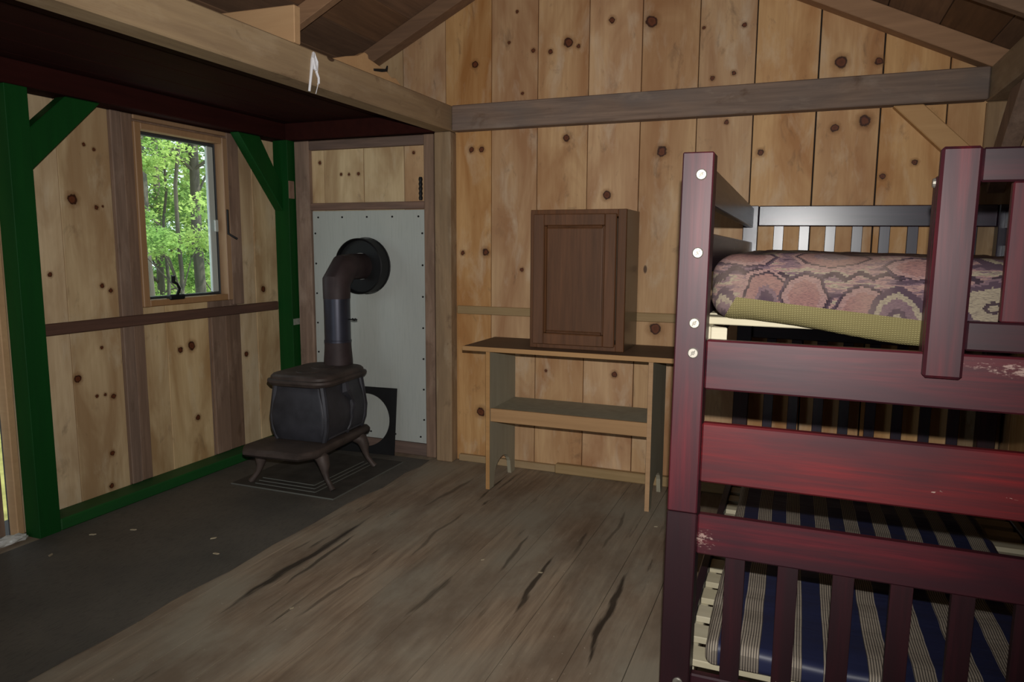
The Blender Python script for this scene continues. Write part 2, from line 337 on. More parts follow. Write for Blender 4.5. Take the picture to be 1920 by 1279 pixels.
def prism(bm, pts, axis, a0, a1, bev=0.):
    """polygon pts in the two other axes, extruded along axis"""
    def P(p, a): return {'x': (a, p[0], p[1]), 'y': (p[0], a, p[1]), 'z': (p[0], p[1], a)}[axis]
    lo = [bm.verts.new(P(p, a0)) for p in pts]; hi = [bm.verts.new(P(p, a1)) for p in pts]
    n = len(pts); fs = [bm.faces.new(lo[::-1]), bm.faces.new(hi)]
    fs += [bm.faces.new((lo[i], lo[(i+1) % n], hi[(i+1) % n], hi[i])) for i in range(n)]
    bmesh.ops.recalc_face_normals(bm, faces=fs)
    if bev: bmesh.ops.bevel(bm, geom=list({e for f in fs for e in f.edges}), offset=bev, segments=1, affect='EDGES')
def PR(name, pts, axis, a0, a1, mat, parent=None, bev=.003, loc=None):
    bm = bmesh.new(); prism(bm, pts, axis, a0, a1, bev); return link(name, bm, mat, parent, loc)
def loft(bm, rings, cap=True):
    R = [[bm.verts.new(p) for p in r] for r in rings]; n = len(R[0])
    for a, b in zip(R, R[1:]):
        for i in range(n): bm.faces.new((a[i], a[(i+1) % n], b[(i+1) % n], b[i]))
    if cap: bm.faces.new(R[0][::-1]); bm.faces.new(R[-1])
def tube(bm, pts, rad, n=12, cap=True):
    pts = [Vector(p) for p in pts]; rings = []; ref = None
    for i, p in enumerate(pts):
        d = (pts[min(i+1, len(pts)-1)]-pts[max(i-1, 0)]).normalized()
        if ref is None: ref = d.orthogonal().normalized()
        ref = (ref-d*ref.dot(d)).normalized(); b = d.cross(ref); r = rad[i] if isinstance(rad, (list, tuple)) else rad
        rings.append([p+(ref*math.cos(2*math.pi*k/n)+b*math.sin(2*math.pi*k/n))*r for k in range(n)])
    loft(bm, rings, cap)
def rrect(cx, cy, hx, hy, r, z, seg=4):
    out = []
    for qx, qy, a0 in ((1, 1, 0), (-1, 1, 90), (-1, -1, 180), (1, -1, 270)):
        for k in range(seg+1):
            a = math.radians(a0+90*k/seg); out.append((cx+qx*(hx-r)+r*math.cos(a), cy+qy*(hy-r)+r*math.sin(a), z))
    return out

# ================================================================== STRUCTURE
RX, RZ, SL = 2.05, 2.965, .48
def zraft(x): return RZ-SL*abs(x-RX)             # underside of rafters
def zroof(x): return zraft(x)+.095               # underside of roof boards

# floor -------------------------------------------------------------
bm = bmesh.new(); box(bm, -.3, 4.4, FRONT_Y-.2, .12, -.12, -.024, 0)
floor = struct(link('floor', bm, M_BACK))
x = -.02; i = 0
wid = [.19, .21, .18, .2, .22, .19, .2, .185, .21, .2, .19, .215, .2, .18, .2, .21, .19, .2, .2, .2, .2, .2]
while x < 4.1:
    B('plank', (x+.0012, x+wid[i]-.0012, FRONT_Y-.1, .0, -.024, random.uniform(-.0008, 0)), M_FLOOR, floor, .0007); x += wid[i]; i += 1

# back wall ---------------------------------------------------------
bm = bmesh.new(); prism(bm, [(-.14, -.05), (4.2, -.05), (4.2, zroof(4.2)-.01), (RX, zroof(RX)-.01), (-.14, zroof(-.14)-.01)], 'y', .022, .06)
wall_back = struct(link('wall_back', bm, M_BACK))
seams = [-.02, .16, .358, .649, .935, 1.215, 1.504, 1.781, 2.07, 2.354, 2.644, 2.917, 3.207, 3.485, 3.758, 4.06]
tone = {}
def knot(parent, pos, r, axis):
    bm = bmesh.new(); n = 14; el = random.uniform(.85, 1.25); c = [bm.verts.new((math.cos(2*math.pi*k/n)*random.uniform(.9, 1.08), math.sin(2*math.pi*k/n)*random.uniform(.9, 1.08)*el, 0)) for k in range(n)]
    top = [bm.verts.new((v.co.x*.93, v.co.y*.93, .06)) for v in c]
    for k in range(n): bm.faces.new((c[k], c[(k+1) % n], top[(k+1) % n], top[k]))
    bm.faces.new(top)
    o = link('knot', bm, M_KNOT, parent); r *= 2.15; o.scale = (r, r, .012); o.location = pos
    o.rotation_euler = (math.radians(90), 0, 0) if axis == 'y' else (0, math.radians(90), 0); o.location = Vector(pos)+Vector((0, -.0002, 0) if axis == 'y' else (.0002, 0, 0))
KB = [(1.403,2.313,0.020),(1.753,2.357,0.012),(1.852,2.342,0.014),(1.954,2.380,0.026),(2.011,2.355,0.012),(2.191,2.470,0.017),(1.692,2.135,0.009),(2.399,2.443,0.032),(2.857,2.378,0.012),(2.714,2.137,0.012),(2.817,2.154,0.012),(2.663,2.385,0.009),(3.303,2.164,0.029),(3.464,2.155,0.019),(1.379,1.843,0.017),(1.443,1.843,0.017),(1.950,1.881,0.020),(2.184,1.570,0.023),(2.472,1.789,0.029),(2.791,1.919,0.012),(2.961,1.763,0.017),(3.292,1.864,0.020),(3.420,1.889,0.029),(3.512,1.630,0.015),(3.642,1.691,0.014),(1.322,1.254,0.014),(1.470,1.259,0.023),(1.697,1.161,0.012),(2.465,0.857,0.032),(1.439,0.309,0.029),(2.248,0.594,0.017),(1.849,0.587,0.009),(1.657,2.570,0.009),(1.611,2.412,0.009),(.328,1.809,.012),(.486,1.732,.01),(.544,1.730,.009),(.612,1.731,.011),(1.001,1.844,.01)]
for a, b in zip(seams, seams[1:]):
    g = .002 if random.random() < .5 else .0035
    pts = [(a+g, 0), (b-g, 0), (b-g, zroof(b)-.012)]
    if a < RX < b: pts.append((RX, zroof(RX)-.012))
    pts.append((a+g, zroof(a)-.012))
    y = -random.uniform(0, .003)
    pl = PR('plank', pts, 'y', y, .022, M_PINE if a > .9 else M_PALE, wall_back, .002)
    for kx, kz, kr in KB:
        if a < kx < b: knot(pl, (kx, y, kz), kr, 'y')

# left wall ---------------------------------------------------------
WY0, WY1, WZ0, WZ1 = -1.118, -.478, .968, 1.908     # window opening
bm = bmesh.new()
for d in ((-1.83, WY0, -.05, 2.02), (WY1, .06, -.05, 2.02), (WY0, WY1, -.05, WZ0), (WY0, WY1, WZ1, 2.02), (FRONT_Y, -2.80, -.05, 2.02), (-2.80, -1.83, 1.95, 2.02)):
    box(bm, -.06, -.022, *d, bev=0)
wall_left = struct(link('wall_left', bm, M_BACK))
KL = [(-1.452,1.500,0.026),(-1.329,1.469,0.012),(-1.294,1.476,0.006),(-1.322,1.744,0.009),(-1.374,1.760,0.009),(-1.280,1.064,0.012),(-1.326,1.090,0.012),(-1.589,1.154,0.012),(-1.490,0.655,0.020),(-1.352,0.787,0.009),(-1.305,0.534,0.014),(-1.349,0.551,0.009),(-1.396,0.552,0.009),(-0.869,0.713,0.017),(-0.788,0.727,0.026),(-0.769,0.307,0.017),(-0.356,0.620,0.017),(-0.184,1.015,0.020),(-1.332,0.246,0.014),(-1.348,0.080,0.014)]
LP = [(-1.83, -1.512, 0, 1.945, 0), (-1.512, -1.236, 0, 1.945, 0), (-1.236, WY0, 0, 1.945, 1), (WY0, -.955, 0, WZ0, 0), (-.955, -.653, 0, WZ0, 0), (-.653, -.536, 0, WZ0, 1), (-.536, WY1, 0, WZ0, 1), (WY1, -.412, 0, 1.945, 1), (-.412, -.25, 0, 1.945, 0), (-.25, .0, 0, 1.945, 0), (WY0, WY1, WZ1, 1.945, 1)]
yy = FRONT_Y
while yy < -2.85: LP.append((yy, yy+.27, 0, 1.945, 0)); yy += .27
for a, b, z0, z1, br in LP:
    xx = random.uniform(-.002, .002)
    pl = B('plank', (-.022, xx, a+.0015, b-.0015, z0+.002, z1), M_BROWN if br else M_PALE, wall_left, .002)
    for ky, kz, kr in KL:
        if a < ky < b and z0 < kz < z1: knot(pl, (xx, ky, kz), kr, 'x')

# right wall --------------------------------------------------------
bm = bmesh.new(); box(bm, 4.10, 4.14, FRONT_Y, .06, -.05, 2.05, 0); wall_right = struct(link('wall_right', bm, M_BACK))
yy = FRONT_Y
while yy < -.01:
    B('plank', (4.078, 4.10, yy+.002, min(yy+.285, 0)-.002, 0, 2.02), M_PINE, wall_right, .002); yy += .285
# front wall behind the viewer, with an unseen doorway added and sized for ambient daylight
bm = bmesh.new()
for d in ((-.14, .25, -.05, 2.05), (1.05, 4.2, -.05, 2.05)):
    box(bm, d[0], d[1], FRONT_Y-.04, FRONT_Y, d[2], d[3], 0)
prism(bm, [(-.14, 2.05), (4.2, 2.05), (RX, zroof(RX)-.01)], 'y', FRONT_Y-.04, FRONT_Y)
wall_front = struct(link('wall_front', bm, M_PINE))

# roof --------------------------------------------------------------
ceiling = struct(empty('ceiling', (RX, 0, 0)))
for sgn in (-1, 1):
    t = 0.0; k = 0
    while t < 2.25:
        wd = (.2, .22, .19, .21)[k % 4]; x0 = t+.002; x1 = t+wd-.002
        pts = [(sgn*x0, zroof(RX+x0)), (sgn*x1, zroof(RX+x1)), (sgn*x1, zroof(RX+x1)+.022), (sgn*x0, zroof(RX+x0)+.022)]
        PR('roof_board', pts, 'y', FRONT_Y-.3, .2, M_ROOF, ceiling, .002); t += wd; k += 1
    bm = bmesh.new(); prism(bm, [(0, zroof(RX)+.024), (sgn*2.4, zroof(RX+2.4)+.024), (sgn*2.4, zroof(RX+2.4)+.05), (0, zroof(RX)+.05)], 'y', FRONT_Y-.32, .22)
    link('roof_felt', bm, M_BACK, ceiling)

# loft floor over the alcove
ceiling_loft = struct(empty('ceiling_loft', (0, 0, 2.05)))
x = .0
for k, wd in enumerate((.2, .19, .21, .2, .19, .19)):
    B('loft_board', (x+.001, x+wd-.001, FRONT_Y, 0, 0, .03), M_DRED, ceiling_loft, .003); x += wd

# baseboard on back wall
bb = struct(empty('baseboard_back', (1.3, 0, 0)))
B('board', (.005, .62, -.032, -.003, 0, .042), M_CLEAT, bb, .004); B('board', (.622, 2.58, -.045, -.003, 0, .056), M_CLEAT, bb, .006)

# ================================================================== TIMBERS
def thing(name, dims, mat, label, cat, group=None, bev=.005):
    return tag(B(name, dims, mat, None, bev, True), label, cat, group)
thing('loft_beam', (1.18, 1.2905, FRONT_Y, -.004, 1.943, 2.082), M_BEAMY, 'long pale sawn beam along the open edge of the loft', 'beam')
thing('wall_beam', (1.293, 3.900, -.084, -.004, 1.943, 2.082), M_GREYX, 'grey-brown weathered beam across the back gable wall', 'beam')
thing('loft_post', (1.18, 1.285, -.084, -.004, 0, 1.941), M_POST, 'weathered square timber post between white panel and plank bench', 'post')
thing('loft_header', (.0, .128, FRONT_Y, -.004, 1.946, 2.048), M_DRED, 'dark red header beam above the window wall', 'beam')
thing('loft_header', (.13, 1.178, -.085, -.004, 1.943, 2.048), M_DRED, 'dark red header beam above the white stove panel', 'beam')
thing('corner_post', (.045, .155, -.098, -.012, 0, 1.944), M_GREEN, 'green painted corner post behind the wood stove', 'post', bev=.0015)
thing('alcove_post', (.036, .1285, -1.818, -1.720, 0, 1.944), M_GREEN, 'thick green painted post at the left edge', 'post', bev=.0015)
def brace(pts, x0, x1, mat, label, name='knee_brace'):
    y0 = sum(p[0] for p in pts)/len(pts); z0 = min(p[1] for p in pts)
    return tag(PR(name, pts, 'x', x0, x1, mat, None, .004, ((x0+x1)/2, y0, z0)), label, 'brace', 'timber knee braces')
brace([(-1.717, 1.60), (-1.717, 1.775), (-1.535, 1.943), (-1.362, 1.943)], .045, .112, M_GREEN, 'green diagonal knee brace on the thick left post')
brace([(-.475, 1.943), (-.29, 1.943), (-.101, 1.672), (-.101, 1.505)], .05, .112, M_GREEN, 'green diagonal knee brace beside the window')
B1 = PR('knee_brace', [(3.53, 1.941), (3.655, 1.941), (3.898, 1.70), (3.898, 1.575)], 'y', -.064, -.006, M_FRESH, None, .004, (3.7, -.03, 1.57))
tag(B1, 'pale diagonal knee brace under the right end of the wall beam', 'brace', 'timber knee braces')
brace([(-.034, 1.54), (-.034, 1.68), (-.32, 1.941), (-.50, 1.941)], 3.93, 4.0, M_BROWN, 'brown diagonal knee brace under the right eaves beam')
thing('eaves_beam', (3.902, 4.07, FRONT_Y, -.004, 1.943, 2.082), M_BEAMY, 'shadowed eaves beam along the right wall top', 'beam')
thing('corner_post', (3.905, 4.07, -.030, -.004, 0, 1.941), M_POST, 'pale timber corner post behind the bunk bed', 'post')
thing('sill_beam', (.004, .127, -1.717, -.10, 0, .056), M_GREENY, 'green painted sill timber at the foot of the window wall', 'beam')
# rafters
def rafter(y0, y1, sgn, mat, label):
    xe = 2.0 if sgn > 0 else 1.80
    pts = [(RX, zraft(RX)), (RX+sgn*xe, zraft(RX+xe)), (RX+sgn*xe, zroof(RX+xe)-.002), (RX, zroof(RX)-.002)]
    if sgn < 0: pts[1:3] = [(RX-xe, zraft(RX-xe)), (RX-xe, zroof(RX-xe)-.002)]
    o = PR('rafter', pts, 'y', y0, y1, mat, None, .003, (RX+sgn*1, (y0+y1)/2, zraft(RX+1)))
    tag(o, label, 'rafter', 'sloping roof rafters')
rafter(-.095, -.006, -1, M_RAFT, 'dark rafter against the back gable, left slope'); rafter(-.095, -.006, 1, M_RAFTL, 'light brown rafter against the back gable, right slope')
rafter(-.80, -.75, -1, M_RAFTL, 'second rafter from the back gable, above the loft'); rafter(-.80, -.75, 1, M_RAFT, 'second rafter from the back gable, above the bunk')
for nm, y in (('third', -1.5), ('fourth', -2.2)):
    for sg in (-1, 1): rafter(y-.05, y, sg, M_RAFT, '%s rafter from the back gable, %s slope' % (nm, 'left' if sg < 0 else 'right'))
o = PR('loft_joist', [(.36, 2.0835), (1.288, 2.0835), (1.291, 2.226), (.36, 2.24)], 'y', -1.446, -1.408, M_FRESH, None, .003, (.9, -1.43, 2.0835))
tag(o, 'pale joist board standing on top of the loft beam', 'joist')
o = PR('broken_board', [(-1.19, 2.0835), (-1.08, 2.118), (-.985, 2.143), (-.93, 2.170), (-.905, 2.166), (-.90, 2.150), (-.80, 2.136), (-.74, 2.125), (-.70, 2.106), (-.66, 2.112), (-.60, 2.0835)], 'x', 1.25, 1.276, M_FRESH, None, .002, (1.26, -.9, 2.0835))
tag(o, 'splintered pale board end lying on the loft beam', 'board')
bm = bmesh.new(); tube(bm, [(1.279, -.86, 2.108), (1.282, -.80, 2.118), (1.281, -.755, 2.128), (1.279, -.742, 2.15)], [.006, .008, .007, .004], 6)
tag(link('cable_strip', bm, M_DARK, None, (1.28, -.8, 2.1)), 'small black bent strip on the splintered board', 'strip')  # bent bit of black cable

# niche trim round stove panel
def trim(n, dims, mat): return struct(B('trim_%d' % n, dims, mat, None, .004, True))
trim(1, (.162, .272, -.04, -.005, .0, 1.940), M_BROWN); trim(2, (1.088, 1.152, -.042, -.005, 0, 1.940), M_BROWN)
trim(3, (.274, 1.086, -.040, -.005, 1.882, 1.938), M_BROWNX); trim(4, (.274, 1.086, -.040, -.005, 1.512, 1.556), M_BROWNX)
trim(5, (.274, 1.086, -.030, -.005, .0, .076), M_BROWNX)
trim(6, (1.292, 4.04, -.022, -.004, .896, .944), M_CLEAT)
trim(7, (.026, .052, -1.715, -.102, .881, .934), M_BROWNY)
for k, (a, b) in enumerate(((-1.242, -1.180), (-1.178, -1.112))):
    trim(8+k, (.0025, .024-.004*k, a, b, .058, 1.943), M_BROWN)
trim(10, (.0025, .022, -.470, -.376, .936, 1.943), M_BROWN)
trim(11, (.0025, .022, -1.110, -.472, WZ1+.012, 1.943), M_WINWOOD)
trim(12, (.0025, .022, -.650, -.540, .058, .879), M_BROWN); trim(13, (.0025, .018, -.536, -.414, .058, .879), M_BROWN)

# white stove panel
wp = empty('stove_wall_panel', (.68, -.012, .078)); tag(wp, 'grey-white fireproof panel on the wall behind the stove', 'panel')
B('sheet', (-.404, .404, -.010, .006, 0, 1.43), M_PANEL, wp, .002)
for i in range(5):
    for zz in (1.39, .04):
        bm = bmesh.new(); tube(bm, [(-.36+.18*i, -.0135, zz), (-.36+.18*i, -.009, zz)], .006, 8); link('nail_head', bm, M_DARK, wp)
for i in range(7):
    for xx in (-.385, .385):
        bm = bmesh.new(); tube(bm, [(xx, -.0135, .15+.19*i), (xx, -.009, .15+.19*i)], .006, 8); link('nail_head', bm, M_DARK, wp)

# ------------------------------------------------------------------ window
win = struct(empty('window_1', (0, (WY0+WY1)/2, WZ0)))
hy = (WY1-WY0)/2; hz = WZ1-WZ0
fr = empty('x'); bpy.data.objects.remove(fr)
for d in ((-.10, .034, -hy+.001, -hy+.042, 0, hz), (-.10, .034, hy-.042, hy-.001, 0, hz), (-.10, .032, -hy+.042, hy-.042, .001, .036), (-.10, .032, -hy+.042, hy-.042, hz-.036, hz-.001)):
    B('frame_board', d, M_WINWOOD, win, .004)
gy0, gy1, gz0, gz1 = -hy+.043, hy-.043, .037, hz-.037
for d in ((-.055, -.02, gy0, gy0+.012, gz0, gz1), (-.055, -.02, gy1-.008, gy1, gz0, gz1), (-.055, -.02, gy0+.012, gy1-.008, gz0, gz0+.012), (-.055, -.02, gy0+.012, gy1-.008, gz1-.016, gz1)):
    B('sash_gasket', d, M_RUBBER, win, .002)
B('sash_stile', (-.052, -.026, gy1-.052, gy1-.009, gz0+.013, gz1-.017), M_VINYL, win, .004)
B('sash_bead', (-.025, -.018, gy1-.066, gy1-.053, gz0+.013, gz1-.017), M_VINYL, win, .003)
B('glass_pane', (-.042, -.038, gy0+.012, gy1-.053, gz0+.012, gz1-.016), M_GLASS, win, 0)
B('sash_catch', (-.018, -.004, gy1-.040, gy1-.012, .40, .47), M_VINYL, win, .004)
cr = B('crank_housing', (.006, .04, -.155, -.05, .028, .056), M_BLACK, win, .006)
bm = bmesh.new(); tube(bm, [(.03, -.10, .05), (.055, -.105, .09), (.06, -.125, .115), (.055, -.15, .13)], [.009, .008, .007, .009], 8); tube(bm, [(.055, -.145, .125), (.06, -.15, .16)], .011, 8); link('crank_handle', bm, M_BLACK, cr)
lk = B('lock_lever', (.034, .044, hy-.034, hy-.020, .385, .53), M_BLACK, win, .003)
bm = bmesh.new(); tube(bm, [(.04, hy-.028, .39), (.06, hy-.015, .375), (.075, hy+.005, .36)], .006, 8); link('lever_tip', bm, M_BLACK, lk)

# door at the left edge, beyond the green post
door = struct(empty('door_1', (-.02, -2.3, 0)))
for k in range(4): B('door_plank', (-.03, .0, -.48+.235*k, -.48+.235*k+.233 if k < 3 else .431, .01, 1.94), M_PALE if k != 3 else M_BROWN, door, .003)
B('ledge', (.001, .022, -.46, .40, .3, .4), M_BROWNY, door); B('ledge', (.001, .022, -.46, .40, 1.5, 1.6), M_BROWNY, door)
trim(14, (-.02, .034, -1.852, -1.8195, 0, 1.944), M_FRESH)

# ------------------------------------------------------------------ floor sheet and hearth
pts = [(.165, -.10)]
ny = 24; edge = []
for k in range(ny+1):
    y = -.10-(3.3)*k/ny; edge.append((1.118+.008*math.sin(k*1.7)+random.uniform(-.004, .004) if k > 4 else 1.14+.012*math.sin(k*2.1), y))
poly = [(.13, -.10)]+edge+[(.13, -3.4)]
bm = bmesh.new(); prism(bm, poly, 'z', .0006, .003); tag(link('floor_sheet', bm, M_MAT, None, (.6, -1.7, .0006)), 'dark worn sheet flooring laid under the loft', 'floor covering')
hp = empty('hearth_pad', (.66, -.55, .003)); tag(hp, 'thin dark hearth pad with pale edges under the stove', 'hearth pad')
B('sheet', (-.30, .36, -.36, .34, .0003, .006), M_PAD, hp, .001)
for d in ((-.30, .36, -.364, -.3605, .0003, .007), (.3605, .364, -.364, .34, .0003, .007)): B('edge_strip', d, M_PADLINE, hp, 0)
for k in range(3):
    z = .0094+.0062*k; q = empty('metal_sheet', (.64, -.56, z)); tag(q, ('bottom', 'middle', 'top')[k]+' sheet of the thin metal stack under the stove', 'metal sheet', 'thin sheets stacked under the stove')
    B('sheet', (-.15, .24-.025*k, -.31+.03*k, .22, .0, .005), M_PAD, q, .001); B('edge_strip', (-.15, .24-.025*k, -.3135+.03*k, -.3104+.03*k, .001, .0055), M_PADLINE, q, 0); B('edge_strip', (.2404-.025*k, .2435-.025*k, -.31+.03*k, .22, .001, .0055), M_PADLINE, q, 0)

# ------------------------------------------------------------------ stove
st = empty('wood_stove', (.665, -.50, .009), (0, 0, math.radians(4.5))); tag(st, 'small cast-iron box stove standing on curved legs', 'stove')
def stove_ring(z, hx, hy0, hy1, r): return rrect(0, (hy0+hy1)/2, hx, (hy1-hy0)/2, r, z, 5)
bm = bmesh.new()
prof = [(.226, .150, 0), (.25, .160, .008), (.31, .172, .016), (.37, .175, .018), (.43, .166, .012), (.485, .152, .004), (.520, .147, 0), (.530, .155, .005)]
loft(bm, [stove_ring(z, h, -.235-b, .195+b, .028) for z, h, b in prof]); link('firebox', bm, M_IRON, st, smooth=True)
bm = bmesh.new(); prof = [(.522, .165), (.531, .190), (.548, .200), (.560, .198), (.565, .187), (.578, .185), (.588, .176), (.592, .160)]
loft(bm, [stove_ring(z, h, -.085-h, .030+h, .085) for z, h in prof]); tp = link('top_plate', bm, M_IRONTOP, st, smooth=True)
for yy in (-.10, .05):
    bm = bmesh.new(); tube(bm, [(0, yy-.03, .5915), (0, yy-.03, .596)], [.068, .064], 24); link('lid', bm, M_IRONTOP, tp, smooth=True)
bm = bmesh.new()
oct_ = [(-.165, .235), (.165, .235), (.195, .20), (.195, -.20), (.200, -.38), (.14, -.470), (-.19, -.470), (-.245, -.39), (-.225, -.24), (-.195, -.18), (-.195, .20)]
loft(bm, [[(x*s, (y+.08)*s-.08, z) for x, y in oct_] for z, s in ((.172, .86), (.18, .96), (.195, 1.0), (.212, 1.0), (.222, .97), (.224, .93))]); link('hearth_base', bm, M_IRONTOP, st, smooth=True)
# ornament: corner pilasters, side scroll
for sx in (-1, 1):
    for yy in (-.222, .182):
        bm = bmesh.new(); tube(bm, [(sx*.143, yy, .226), (sx*.162, yy*1.03, .29), (sx*.166, yy*1.04, .355), (sx*.155, yy*1.02, .45), (sx*.142, yy, .528)], [.016, .018, .019, .018, .020], 8); link('pilaster', bm, M_IRON, st, smooth=True)
    bm = bmesh.new(); tube(bm, [(sx*.146, .0, .526), (sx*.158, -.01, .475), (sx*.170, .03, .42), (sx*.174, .04, .385), (sx*.176, .025, .35), (sx*.174, .03, .31), (sx*.166, .02, .265), (sx*.150, 0, .228)], [.02, .034, .016, .024, .012, .014, .008, .016], 8); link('side_scroll', bm, M_IRON, st, smooth=True)
    bm = bmesh.new(); tube(bm, [(sx*.150, -.19, .236), (sx*.156, -.08, .24), (sx*.158, .05, .24), (sx*.150, .17, .236)], .009, 6); link('side_bead', bm, M_IRON, st, smooth=True)
for sx in (-1, 1):
    for yy, sy in ((-.29, -1), (.10, 1)):
        bm = bmesh.new(); tube(bm, [(sx*.150, yy, .178), (sx*.185, yy+sy*.015, .160), (sx*.198, yy+sy*.02, .125), (sx*.202, yy+sy*.022, .09), (sx*.214, yy+sy*.025, .055), (sx*.236, yy+sy*.03, .024), (sx*.254, yy+sy*.036, .0)], [.034, .036, .030, .020, .014, .014, .018], 10); link('leg', bm, M_IRONTOP, st, smooth=True)

# stovepipe
PX, PY, PZ, PRD = .674, -.345, 1.168, .076
sp = empty('stovepipe', (PX, PY, .602)); tag(sp, 'dark steel stovepipe with an elbow rising from the stove', 'stovepipe')
zb = .602
bm = bmesh.new(); tube(bm, [(0, .0, .0), (0, .0, .03), (0, .0, .09), (0, .0, .135)], [.084, .083, .078, .076], 28); link('collar_section', bm, M_PIPER, sp, smooth=True)
bm = bmesh.new(); tube(bm, [(0, 0, .130), (0, 0, .142), (0, 0, .144), (0, 0, .39)], [.079, .079, .0755, .0755], 28); link('pipe_section', bm, M_PIPE, sp, smooth=True)
# two-mitre elbow
bm = bmesh.new(); e = PZ-zb
tube(bm, [(0, 0, .385), (0, 0, e-.085), (0, .085, e), (0, .13, e), (0, .34, e)], [.0775, .0815, .0815, .077, .077], 28); link('elbow', bm, M_PIPER, sp, smooth=True)
bm = bmesh.new(); tube(bm, [(.076, 0, .265), (.10, 0, .266), (.105, -.004, .269), (.115, .004, .263), (.125, -.004, .269), (.135, .003, .264)], [.003, .004, .007, .006, .007, .004], 8); link('damper_handle', bm, M_BLACK, sp)
bm = bmesh.new(); tube(bm, [(-.076, 0, .265), (-.085, 0, .265)], .004, 8); link('damper_pin', bm, M_BLACK, sp)
# thimble
th = empty('pipe_thimble', (.668, -.024, PZ)); tag(th, 'round black wall thimble where the stovepipe enters the panel', 'thimble')
bm = bmesh.new(); n = 40
def circ(r, y): return [(r*math.cos(2*math.pi*k/n), y, r*math.sin(2*math.pi*k/n)) for k in range(n)]
loft(bm, [circ(.170, .0), circ(.170, -.088), circ(.164, -.094), circ(.160, -.088), circ(.158, -.06), circ(.082, -.06)], False); link('ring', bm, M_BLACK, th, smooth=True)
bm = bmesh.new(); loft(bm, [circ(.1715, -.004), circ(.176, -.002), circ(.176, .0)], False); link('flange', bm, M_BLACK, th, smooth=True)
# leaning black square plate with round hole
lp = empty('cover_plate', (.69, -.118, .004), (math.radians(-7), 0, math.radians(4))); tag(lp, 'square black plate with a round hole leaning behind the stove', 'plate')
bm = bmesh.new(); n = 48; R = .166; S = .208; cz = S
inner = []; outer = []
for k in range(n):
    a = 2*math.pi*k/n; c, s_ = math.cos(a), math.sin(a); m = S/max(abs(c), abs(s_)); inner.append((R*c, cz+R*s_)); outer.append((m*c, cz+m*s_))
corners = {int((45+90*i)/360*n): (S*sx, cz+S*sz) for i, (sx, sz) in enumerate(((1, 1), (-1, 1), (-1, -1), (1, -1)))}
for y0 in (0,):
    V = {}
    for y in (-.003, .003):
        V[y] = ([bm.verts.new((p[0], y, p[1])) for p in inner], [bm.verts.new((p[0], y, p[1])) for p in outer])
    for k in range(n):
        j = (k+1) % n
        for y in (-.003, .003): bm.faces.new((V[y][0][k], V[y][0][j], V[y][1][j], V[y][1][k]))
        bm.faces.new((V[-.003][0][k], V[-.003][0][j], V[.003][0][j], V[.003][0][k])); bm.faces.new((V[-.003][1][k], V[-.003][1][j], V[.003][1][j], V[.003][1][k]))
link('plate', bm, M_BLACK, lp)

# ------------------------------------------------------------------ plank bench
bn = empty('plank_bench', (2.11, -.25, 0)); tag(bn, 'long narrow plank side table with a lower shelf', 'side table')
B('table_top', (-.568, .62, -.212, .215, .750, .772), M_BENCHTOP, bn, .003); B('front_edge', (-.568, .62, -.219, -.2125, .749, .7725), M_BENCH, bn, .001)
arch = [(math.cos(math.pi*k/10), math.sin(math.pi*k/10)) for k in range(11)]
for xx in (-.442, .414):
    pts = [(-.192, 0), (-.145, 0)]+[(-.01-.115*c, .05+.09*s_) for c, s_ in arch]+[(.125, 0), (.172, 0), (.172, .748), (-.192, .748)]
    pts = [(-.192, 0), (-.137, 0), (-.125, .05)]+[(-.01-.115*c, .05+.09*s_) for c, s_ in arch[1:-1]]+[(.105, .05), (.117, 0), (.172, 0), (.172, .748), (-.192, .748)]
    bm = bmesh.new(); prism(bm, pts, 'x', xx, xx+.021); lg = link('leg_board', bm, M_GREYP, bn)
    B('front_edge', (xx-.0005, xx+.0215, -.1955, -.1925, 0, .748), M_BENCH, lg, 0)
B('lower_shelf', (-.420, .413, -.172, .165, .418, .438), M_GREYP, bn, .002); B('shelf_apron', (-.420, .413, -.188, -.173, .372, .4425), M_BENCH, bn, .002)

# ------------------------------------------------------------------ wall cabinet standing on the bench
cb = empty('cabinet', (2.128, -.205, .7725), (0, 0, math.radians(.6))); tag(cb, 'brown stained single-door cabinet standing on the plank table', 'cabinet')
M_CABS = wood('cabinet_side_laminate', '5b4a36', '463827', '4d3e2c', 'z', .28, .35, 0, .1, .6, .3)
cw, chh = .246, .706
bm = bmesh.new()
box(bm, -cw, -cw+.016, -.135, .165, 0, chh, .001); box(bm, cw-.016, cw, -.135, .165, 0, chh, .001); box(bm, -cw+.016, cw-.016, -.135, .165, 0, .018, .001); box(bm, -cw+.016, cw-.016, -.135, .165, chh-.018, chh, .001); box(bm, -cw+.016, cw-.016, .157, .165, .018, chh-.018, 0)
link('carcass', bm, M_CABS, cb)
for d in ((-cw-.002, -cw+.036, -.155, -.1355, 0, chh), (cw-.040, cw+.002, -.155, -.1355, 0, chh), (-cw+.036, cw-.040, -.155, -.1355, 0, .036), (-cw+.036, cw-.040, -.155, -.1355, chh-.036, chh)):
    B('face_frame', d, M_CAB, cb, .002)
dr = empty('door', (-.012, -.156, .022)); dr.parent = cb
dw, dh = .215, .662
for d in ((-dw, -dw+.058, -.020, 0, 0, dh), (dw-.058, dw, -.020, 0, 0, dh), (-dw+.058, dw-.058, -.020, 0, 0, .058), (-dw+.058, dw-.058, -.020, 0, dh-.058, dh)):
    B('door_frame', d, M_CAB, dr, .004)
iw, ih0, ih1 = dw-.058, .058, dh-.058
